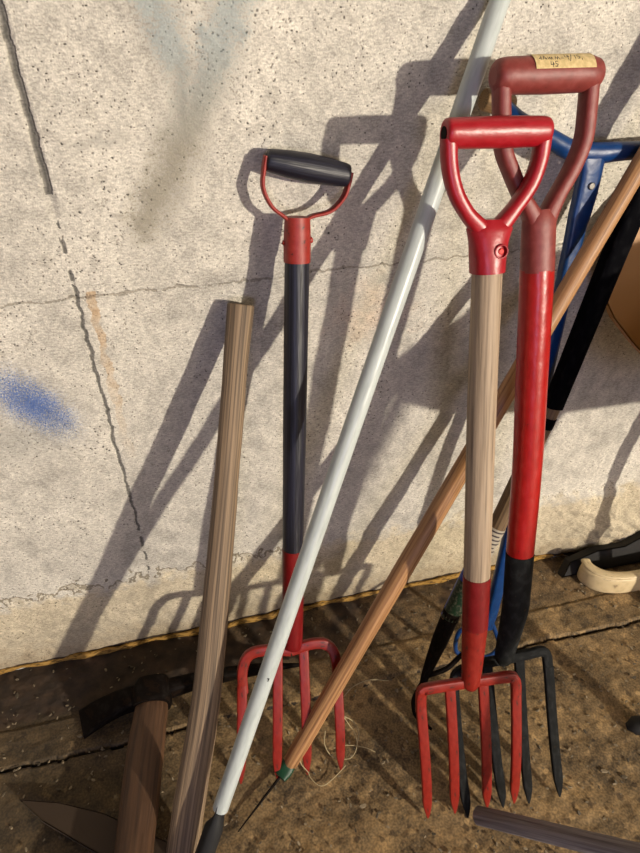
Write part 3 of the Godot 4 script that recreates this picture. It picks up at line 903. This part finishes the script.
func blue_tool() -> void:
	var t := thing("tee_handle_tool", "blue painted steel tool with a curved crosspiece and flat riveted bar, behind the maroon grip", "garden tool", Vector3(0.497, 0, 0.210))
	var s := begin()
	sweep(s, [Vector3(0.4326, 1.0096, 0.0330), Vector3(0.4542, 0.9915, 0.0550), Vector3(0.4983, 0.9709, 0.0550), Vector3(0.5353, 0.9525, 0.0550), Vector3(0.5671, 0.9450, 0.0550), Vector3(0.5999, 0.9455, 0.0550), Vector3(0.6430, 0.9451, 0.0550), Vector3(0.7200, 0.9460, 0.0550), Vector3(0.7500, 0.9465, 0.0560)], [Vector2(0.0110, 0.0110), Vector2(0.0115, 0.0115), Vector2(0.0115, 0.0115), Vector2(0.0130, 0.0115), Vector2(0.0155, 0.0115), Vector2(0.0130, 0.0115), Vector2(0.0115, 0.0115), Vector2(0.0115, 0.0115), Vector2(0.0110, 0.0110)], Vector3.UP, 16, 2.0, 4)
	part("crosspiece", s, M.blue, t)
	s = begin()
	sweep(s, [Vector3(0.5671, 0.9480, 0.0560), Vector3(0.5695, 0.9250, 0.0600), Vector3(0.5680, 0.8950, 0.0645), Vector3(0.5645, 0.8660, 0.0690), Vector3(0.5610, 0.8300, 0.0750), Vector3(0.5482, 0.6364, 0.1074), Vector3(0.5127, 0.1855, 0.1826), Vector3(0.5000, 0.0900, 0.1985)], [Vector2(0.0200, 0.009), Vector2(0.0165, 0.009), Vector2(0.0160, 0.009), Vector2(0.0150, 0.009), Vector2(0.0125, 0.009), Vector2(0.0115, 0.009), Vector2(0.0115, 0.009), Vector2(0.0110, 0.009)], Vector3.RIGHT, 14, 4.0, 4)
	part("bar", s, M.blue, t)
	s = begin()
	rod(s, [Vector3(0.5690, 0.9080, 0.0690), Vector3(0.5690, 0.9085, 0.0745)], 0.0050, 14, 1, 0.0015)
	part("rivet", s, M.steel, t, "bright steel rivet")
	s = begin()
	sweep(s, [Vector3(0.4005, 1.0174, 0.0310).lerp(Vector3(0.4317, 1.0102, 0.0310), 0.35), Vector3(0.4317, 1.0102, 0.0310), Vector3(0.4525, 1.0055, 0.0310)], [Vector2(0.0130, 0.0130), Vector2(0.0145, 0.0145), Vector2(0.0125, 0.0125)], Vector3.UP, 16, 2.0, 4, 0.002)
	part("hand_grip", s, M.tan_wood, t, "worn tan wooden hand grip")
	for k in [[Vector3(0.4990, 0.1249, 0.1928), Vector3(0.4550, 0.1080, 0.1971), Vector3(0.4383, 0.0900, 0.2000), Vector3(0.4395, 0.0400, 0.2063), Vector3(0.4740, 0.0060, 0.2130)], [Vector3(0.5010, 0.1249, 0.1928), Vector3(0.5200, 0.0750, 0.2010), Vector3(0.5330, 0.0300, 0.2090), Vector3(0.5150, 0.0080, 0.2140), Vector3(0.4740, 0.0060, 0.2130)]]:
		s = begin()
		rod(s, k, 0.0045, 10, 5)
		part("bent_prong", s, M.blue, t)

func black_tool() -> void:
	var b := Vector3(0.3500, 0.0200, 0.2490); var e := Vector3(0.7131, 1.1734, 0.0488)
	var d := e - b
	var t := thing("hook_tool", "long slanting tool, black upper shaft, weathered wood below and a dark iron hook", "garden tool", b)
	var n := d.normalized()
	var s := begin()
	sweep(s, [Vector3(0.5465, 0.5950, 0.1487), Vector3(0.6294, 0.9031, 0.0955), e], [Vector2(0.0150, 0.0135), Vector2(0.0175, 0.0140), Vector2(0.0175, 0.0140)], Vector3.RIGHT, 16, 3.0, 4)
	part("black_sleeve", s, M.black_tape, t, "black upper sleeve")
	s = begin()
	sweep(s, [Vector3(0.3983, 0.1871, 0.2192), Vector3(0.4326, 0.2790, 0.2033), Vector3(0.4743, 0.3797, 0.1859), Vector3(0.5433, 0.5861, 0.1503), Vector3(0.5560, 0.6180, 0.1448)], [Vector2(0.0160, 0.0150), Vector2(0.0160, 0.0150), Vector2(0.0150, 0.0145), Vector2(0.0130, 0.0130), Vector2(0.0128, 0.0128)], Vector3.RIGHT, 18, 2.0, 5)
	part("shaft", s, M.shaft_wood, t)
	s = begin()
	sweep(s, [Vector3(0.5350, 0.5620, 0.1548), Vector3(0.5405, 0.5790, 0.1517)], rr(0.0145, 2), Vector3.RIGHT, 18, 2.0, 2)
	part("tape_band", s, M.black_tape, t)
	s = begin()
	sweep(s, [Vector3(0.4000, 0.1900, 0.2187), Vector3(0.4326, 0.2790, 0.2033), Vector3(0.4743, 0.3797, 0.1859)], [Vector2(0.0170, 0.0160), Vector2(0.0172, 0.0162), Vector2(0.0162, 0.0157)], Vector3.RIGHT, 32, 2.0, 6)
	part("printed_sticker", s, sticker_material(), t, "blue and white printed sticker wrapped round the shaft")
	s = begin()
	sweep(s, [Vector3(0.4050, 0.2050, 0.2161), Vector3(0.3835, 0.1352, 0.2282), Vector3(0.3620, 0.0600, 0.2410), Vector3(0.3500, 0.0300, 0.2520)], [Vector2(0.0175, 0.0165), Vector2(0.0155, 0.0150), Vector2(0.0100, 0.0090), Vector2(0.0060, 0.0060)], Vector3.RIGHT, 16, 2.0, 4)
	part("socket", s, M.dark_iron, t, "dark iron socket")
	s = begin()
	sweep(s, [Vector3(0.3560, 0.0420, 0.2490), Vector3(0.3400, 0.0220, 0.2580), Vector3(0.3260, 0.0150, 0.2730), Vector3(0.3230, 0.0100, 0.2980), Vector3(0.3420, 0.0080, 0.3280)], [Vector2(0.0065, 0.006), Vector2(0.006, 0.0055), Vector2(0.006, 0.005), Vector2(0.0065, 0.004), Vector2(0.004, 0.002)], Vector3.UP, 12, 2.5, 5)
	part("hook", s, M.dark_iron, t)
	s = begin()
	rod(s, [Vector3(0.3600, 0.0500, 0.2460), Vector3(0.3950, 0.0700, 0.2520), Vector3(0.4250, 0.0900, 0.2440), Vector3(0.4560, 0.0920, 0.2350)], 0.005, 10, 5)
	part("hook", s, M.dark_iron, t)

func sticker_material() -> StandardMaterial3D:
	var im := Image.create(256, 512, false, Image.FORMAT_RGB8)
	im.fill(Color(0.03, 0.17, 0.55))
	# v runs from the bottom of the sleeve to its top; u goes round the shaft
	im.fill_rect(Rect2i(0, 250, 256, 262), Color(0.03, 0.22, 0.62))
	im.fill_rect(Rect2i(96, 330, 160, 182), Color(0.66, 0.63, 0.58))
	im.fill_rect(Rect2i(96, 330, 160, 18), Color(0.55, 0.12, 0.10))
	for i in 7:
		im.fill_rect(Rect2i(112, 370 + i * 19, 70 + (i * 37) % 56, 7), Color(0.25, 0.22, 0.24))
	im.fill_rect(Rect2i(120, 0, 136, 210), Color(0.10, 0.17, 0.12))
	var n := fnl(FastNoiseLite.TYPE_SIMPLEX_SMOOTH, 0.05, 3, 77)
	for y in 210:
		for x in 136:
			var f := n.get_noise_2d(x, y)
			if f > 0.25:
				im.set_pixel(120 + x, y, Color(0.30, 0.30, 0.25))
			elif f < -0.2:
				im.set_pixel(120 + x, y, Color(0.05, 0.16, 0.08))
	var yl := Color(0.72, 0.60, 0.10)
	for k in 3:                                    # yellow lettering down the edge: O U 2
		var at := Vector2(22, 240 - k * 72)
		if k == 0:
			poly_strokes(im, at, 44, [Vector2(0, 0), Vector2(1, 0), Vector2(1, 1), Vector2(0, 1), Vector2(0, 0)], 10, yl)
		elif k == 1:
			poly_strokes(im, at, 44, [Vector2(0, 0), Vector2(1, 0.1), Vector2(1, 0.9), Vector2(0, 1)], 10, yl)
		else:
			poly_strokes(im, at, 44, [Vector2(0, 0), Vector2(0, 1), Vector2(0.5, 1), Vector2(0.6, 0), Vector2(1, 0), Vector2(1, 1)], 10, yl)
	var m := StandardMaterial3D.new()
	m.albedo_texture = ImageTexture.create_from_image(im)
	m.uv1_scale = Vector3(1, 4.72, 1)
	m.roughness = 0.4
	return m

func pickaxe() -> void:
	var c := Vector3(-0.158, 0.036, 0.150)
	var t := thing("pickaxe", "old pickaxe lying by the wall foot, dark iron head and reddish-brown handle pointing forward", "pickaxe", Vector3(-0.150, 0, 0.150))
	var s := begin()
	var h := Vector3(-0.1950, 0.052, 0.4150)
	sweep(s, [c + Vector3(0.001, 0.0, 0.0), c + Vector3(-0.003, 0.002, 0.035), c.lerp(h, 0.4), c.lerp(h, 0.7), h, h + (h - c) * 0.5], [Vector2(0.0270, 0.018), Vector2(0.0310, 0.019), Vector2(0.0335, 0.0195), Vector2(0.0325, 0.020), Vector2(0.0300, 0.020), Vector2(0.0300, 0.020)], Vector3.RIGHT, 20, 2.2, 5, 0.0, 0.06)
	part("handle", s, M.axe_wood, t)
	s = begin()      # the eye: a thick iron ring round the handle end, its lips flared
	sweep(s, [c + Vector3(0.004, 0.002, -0.028), c + Vector3(0.003, 0.002, -0.015), c + Vector3(0.0, 0.0, 0.012), c + Vector3(-0.001, 0.0, 0.022)], [Vector2(0.030, 0.024), Vector2(0.036, 0.027), Vector2(0.037, 0.028), Vector2(0.034, 0.025)], Vector3.RIGHT, 22, 3.0, 4)
	part("eye", s, M.dark_iron, t, "dark iron eye of the pick head")
	s = begin()
	sweep(s, [c + Vector3(-0.020, 0.0, -0.005), c + Vector3(-0.065, -0.006, -0.003), c + Vector3(-0.105, -0.018, 0.002), c + Vector3(-0.135, -0.030, 0.008)], [Vector2(0.020, 0.020), Vector2(0.013, 0.024), Vector2(0.007, 0.028), Vector2(0.002, 0.030)], Vector3.UP, 14, 4.0, 4)
	part("adze_blade", s, M.dark_iron, t)
	s = begin()
	sweep(s, [c + Vector3(0.020, 0.0, -0.006), c + Vector3(0.10, 0.004, -0.008), c + Vector3(0.20, -0.004, -0.008), c + Vector3(0.29, -0.024, -0.008)], [Vector2(0.018, 0.016), Vector2(0.014, 0.013), Vector2(0.010, 0.010), Vector2(0.003, 0.003)], Vector3.UP, 14, 4.0, 4)
	part("pick_point", s, M.dark_iron, t)

func floor_things() -> void:
	# grey round pole in front of the tines
	var b := Vector3(0.3610, 0.0165, 0.4860)
	var t := thing("round_pole", "weathered grey round pole rising from the dirt in front of the fork tines", "pole", b)
	var s := begin()
	var e := Vector3(0.4985, 0.2000, 0.6395)
	sweep(s, [b, e + (e - b) * 4.2], [Vector2(0.0150, 0.0150), Vector2(0.0150, 0.0150)], Vector3.UP, 20, 2.0, 5, 0.0012, 0.04)
	part("shaft", s, M.grey_wood, t)
	# pointed splinter of board
	origin = Vector3(-0.31, 0, 0.33)
	s = begin()
	slab(s, Vector3(-0.389, 0.006, 0.272), Vector3(0.80, 0.06, 0.597).normalized(), Vector3(0.597, 0.0, -0.80).normalized(), PackedVector2Array([Vector2(0, 0), Vector2(0.07, 0.022), Vector2(0.15, 0.036), Vector2(0.30, 0.040), Vector2(0.30, -0.018), Vector2(0.16, -0.016), Vector2(0.06, -0.012)]), 0.010, 0.0015)
	solo("broken_board", s, M.splinter, "pointed splinter of brown board lying on the dirt, nearest the bottom-left corner", "wood scrap", origin)
	# small dark stone
	origin = Vector3(0.722, 0, 0.418)
	s = begin()
	sweep(s, [Vector3(0.700, 0.004, 0.410), Vector3(0.712, 0.008, 0.414), Vector3(0.730, 0.009, 0.420), Vector3(0.748, 0.004, 0.428)], [Vector2(0.004, 0.006), Vector2(0.011, 0.016), Vector2(0.012, 0.018), Vector2(0.004, 0.007)], Vector3.UP, 10, 2.4, 2, 0.0, 0.5)
	solo("stone", s, M.slab_dark, "small dark stone on the bare dirt right of the fork tines", "stone", origin)
	# off-white curved rim
	var r := thing("curved_rim", "thick off-white curved rim piece lying beside the wall foot at the right", "rim", Vector3(0.86, 0, 0.13))
	s = begin()
	var rim := [Vector3(0.8080, 0.026, 0.0720), Vector3(0.8060, 0.026, 0.0900), Vector3(0.8180, 0.026, 0.1120), Vector3(0.8450, 0.026, 0.1290), Vector3(0.8900, 0.026, 0.1380), Vector3(0.9600, 0.026, 0.1380), Vector3(1.0600, 0.026, 0.1280), Vector3(1.1600, 0.026, 0.1050)]
	sweep(s, rim, rrv(Vector2(0.0250, 0.0085), 8), Vector3.UP, 18, 3.5, 5, 0.006)
	part("band", s, M.cream, r)
	s = begin()
	var lip := []
	for p in rim:
		lip.append(p + Vector3(0.004, 0.026, -0.004))
	sweep(s, lip, rrv(Vector2(0.0050, 0.0105), 8), Vector3.UP, 12, 2.5, 5, 0.004)
	part("lip", s, M.cream, r)
	# dark broken slab behind the rim
	origin = Vector3(0.93, 0, 0.05)
	s = begin()
	slab(s, Vector3(0.765, -0.004, 0.052), Vector3(1, 0, 0.02).normalized(), Vector3(0, 0.80, -0.35).normalized(), PackedVector2Array([Vector2(0, 0), Vector2(0.02, 0.036), Vector2(0.09, 0.052), Vector2(0.16, 0.050), Vector2(0.26, 0.085), Vector2(0.42, 0.10), Vector2(0.42, 0)]), 0.022, 0.003)
	solo("broken_slab", s, M.slab_dark, "dark broken slab leaning on the wall foot behind the off-white rim", "slab", origin)
	# brown board at the right edge
	origin = Vector3(0.9, 0, 0.13)
	s = begin()
	slab(s, Vector3(0.640, 0.560, 0.118), Vector3(1, 0, 0.04).normalized(), Vector3(0, 0.96, -0.28).normalized(), PackedVector2Array([Vector2(0.005, 0.170), Vector2(0.02, 0.145), Vector2(0.055, 0.105), Vector2(0.10, 0.060), Vector2(0.16, 0.02), Vector2(0.24, 0.0), Vector2(0.60, -0.02), Vector2(0.60, 0.42), Vector2(0.30, 0.42), Vector2(0.16, 0.41), Vector2(0.06, 0.36), Vector2(0.015, 0.28), Vector2(0.0, 0.21)]), 0.012, 0.002)
	var bd := thing("wooden_board", "rounded orange-brown wooden board held up behind the black shaft at the right edge", "board", Vector3(0.9, 0, 0.13))
	part("board", s, M.board, bd)
	s = begin()
	sweep(s, [Vector3(0.95, 0.004, 0.26), Vector3(0.95, 0.60, 0.115)], rr(0.015, 2), Vector3.RIGHT, 14, 2.0, 2)
	part("leg", s, M.shaft_wood, bd)
	# unseen panel on a shaft, added and shaped to throw the rounded wall shadow
	var sv := thing("added_shadow_panel", "added panel on a shaft, unseen past the right edge, shaped to throw the wall shadow", "shadow_caster", Vector3(0.78, 0, 0.55))
	s = begin()
	slab(s, Vector3(0.55, 0.56, 0.40), Vector3(1, 0, 0), Vector3(0, 1, 0), PackedVector2Array([Vector2(0.004, 0.150), Vector2(0.009, 0.171), Vector2(0.044, 0.197), Vector2(0.112, 0.236), Vector2(0.183, 0.307), Vector2(0.302, 0.335), Vector2(0.486, 0.369), Vector2(0.70, 0.34), Vector2(0.75, 0.0), Vector2(0.484, 0.008), Vector2(0.335, 0.013), Vector2(0.204, 0.038), Vector2(0.093, 0.063), Vector2(0.025, 0.097), Vector2(0.004, 0.130)]), 0.012, 0.002)
	part("panel", s, M.grey_wood, sv)
	s = begin()
	rod(s, [Vector3(0.78, 0.0, 0.55), Vector3(0.90, 0.66, 0.43)], 0.015, 14, 1)
	part("shaft", s, M.shaft_wood, sv)
	# pale wire caught on the fork
	var w := thing("wire_tangle", "thin pale wire in loose loops caught on the small red fork's right tine", "wire", Vector3(0.165, 0, 0.31))
	for k in [[Vector3(0.178, 0.080, 0.300), Vector3(0.186, 0.060, 0.305), Vector3(0.196, 0.035, 0.312), Vector3(0.197, 0.012, 0.325), Vector3(0.180, 0.006, 0.340), Vector3(0.150, 0.010, 0.332), Vector3(0.138, 0.035, 0.318), Vector3(0.142, 0.06, 0.306)],
			[Vector3(0.176, 0.085, 0.300), Vector3(0.190, 0.070, 0.302), Vector3(0.200, 0.050, 0.306), Vector3(0.204, 0.030, 0.312), Vector3(0.198, 0.016, 0.322)],
			[Vector3(0.100, 0.060, 0.318), Vector3(0.090, 0.045, 0.325), Vector3(0.090, 0.025, 0.335), Vector3(0.100, 0.010, 0.346), Vector3(0.104, 0.006, 0.358), Vector3(0.118, 0.004, 0.372), Vector3(0.140, 0.004, 0.366), Vector3(0.168, 0.010, 0.352)],
			[Vector3(0.155, 0.012, 0.318), Vector3(0.180, 0.010, 0.318), Vector3(0.210, 0.007, 0.328), Vector3(0.228, 0.004, 0.340)],
			[Vector3(0.200, 0.006, 0.225), Vector3(0.225, 0.018, 0.215), Vector3(0.258, 0.020, 0.212), Vector3(0.296, 0.006, 0.215)]]:
		s = begin()
		rod(s, k, 0.0009, 6, 6)
		part("strand", s, M.straw, w)

func debris() -> void:
	var mm := MultiMesh.new()
	mm.transform_format = MultiMesh.TRANSFORM_3D
	mm.use_colors = true
	var st := begin()
	origin = Vector3.ZERO
	slab(st, Vector3(-0.5, -0.25, -0.15), Vector3.RIGHT, Vector3.UP, PackedVector2Array([Vector2(0, 0.1), Vector2(0.3, 0), Vector2(0.8, 0.05), Vector2(1.0, 0.25), Vector2(0.7, 0.5), Vector2(0.2, 0.42)]), 0.3, 0.04)
	st.generate_normals()
	mm.mesh = st.commit()
	mm.instance_count = 1500
	var rng := RandomNumberGenerator.new()
	rng.seed = 99
	for i in 1500:
		var x := rng.randf_range(-0.5, 1.1)
		var z := rng.randf_range(0.01, 0.68)
		var s := rng.randf_range(0.003, 0.0085) * (1.6 if rng.randf() < 0.08 else 1.0)
		var b := Basis.from_euler(Vector3(rng.randf_range(-0.6, 0.6) + PI / 2, rng.randf() * TAU, rng.randf() * TAU)).scaled(Vector3(s, s, s))
		mm.set_instance_transform(i, Transform3D(b, Vector3(x, rng.randf_range(-0.003, 0.002), z)))
		var v := rng.randf_range(0.05, 0.26)
		mm.set_instance_color(i, Color(v, v * 0.78, v * 0.48))
	var o := MultiMeshInstance3D.new()
	o.name = "debris"
	o.multimesh = mm
	var m := plain(Color.WHITE, 0.85)
	m.vertex_color_use_as_albedo = true
	o.material_override = m
	add_child(o)
	o.set_meta("kind", "stuff")
	o.set_meta("label", "loose chips and crumbs of wood and stone scattered over the dirt floor")
	o.set_meta("category", "debris")

func _ready() -> void:
	var cam := Camera3D.new()
	cam.name = "camera"
	cam.position = Vector3(0, 1.2, 0.8327)
	cam.rotation_degrees = Vector3(-39.0, -14.1, 0)
	cam.fov = rad_to_deg(2.0 * atan(426.5 / 640.0))
	cam.near = 0.02
	add_child(cam)
	var we := WorldEnvironment.new()
	we.name = "environment"
	var env := Environment.new()
	env.background_mode = Environment.BG_COLOR
	env.background_color = Color(0.02, 0.022, 0.026)
	env.tonemap_mode = Environment.TONE_MAPPER_LINEAR
	env.tonemap_exposure = 1.0
	env.sdfgi_enabled = true
	env.ssao_enabled = true
	env.ssil_enabled = true
	we.environment = env
	add_child(we)
	make_materials()
	build_lamp()
	build_room()
	build_wall()
	build_floor()
	fork_black_grip()
	fork_red_grip()
	fork_wood_grip()
	white_pole()
	long_handle()
	orange_handle()
	blue_tool()
	black_tool()
	pickaxe()
	floor_things()
	debris()
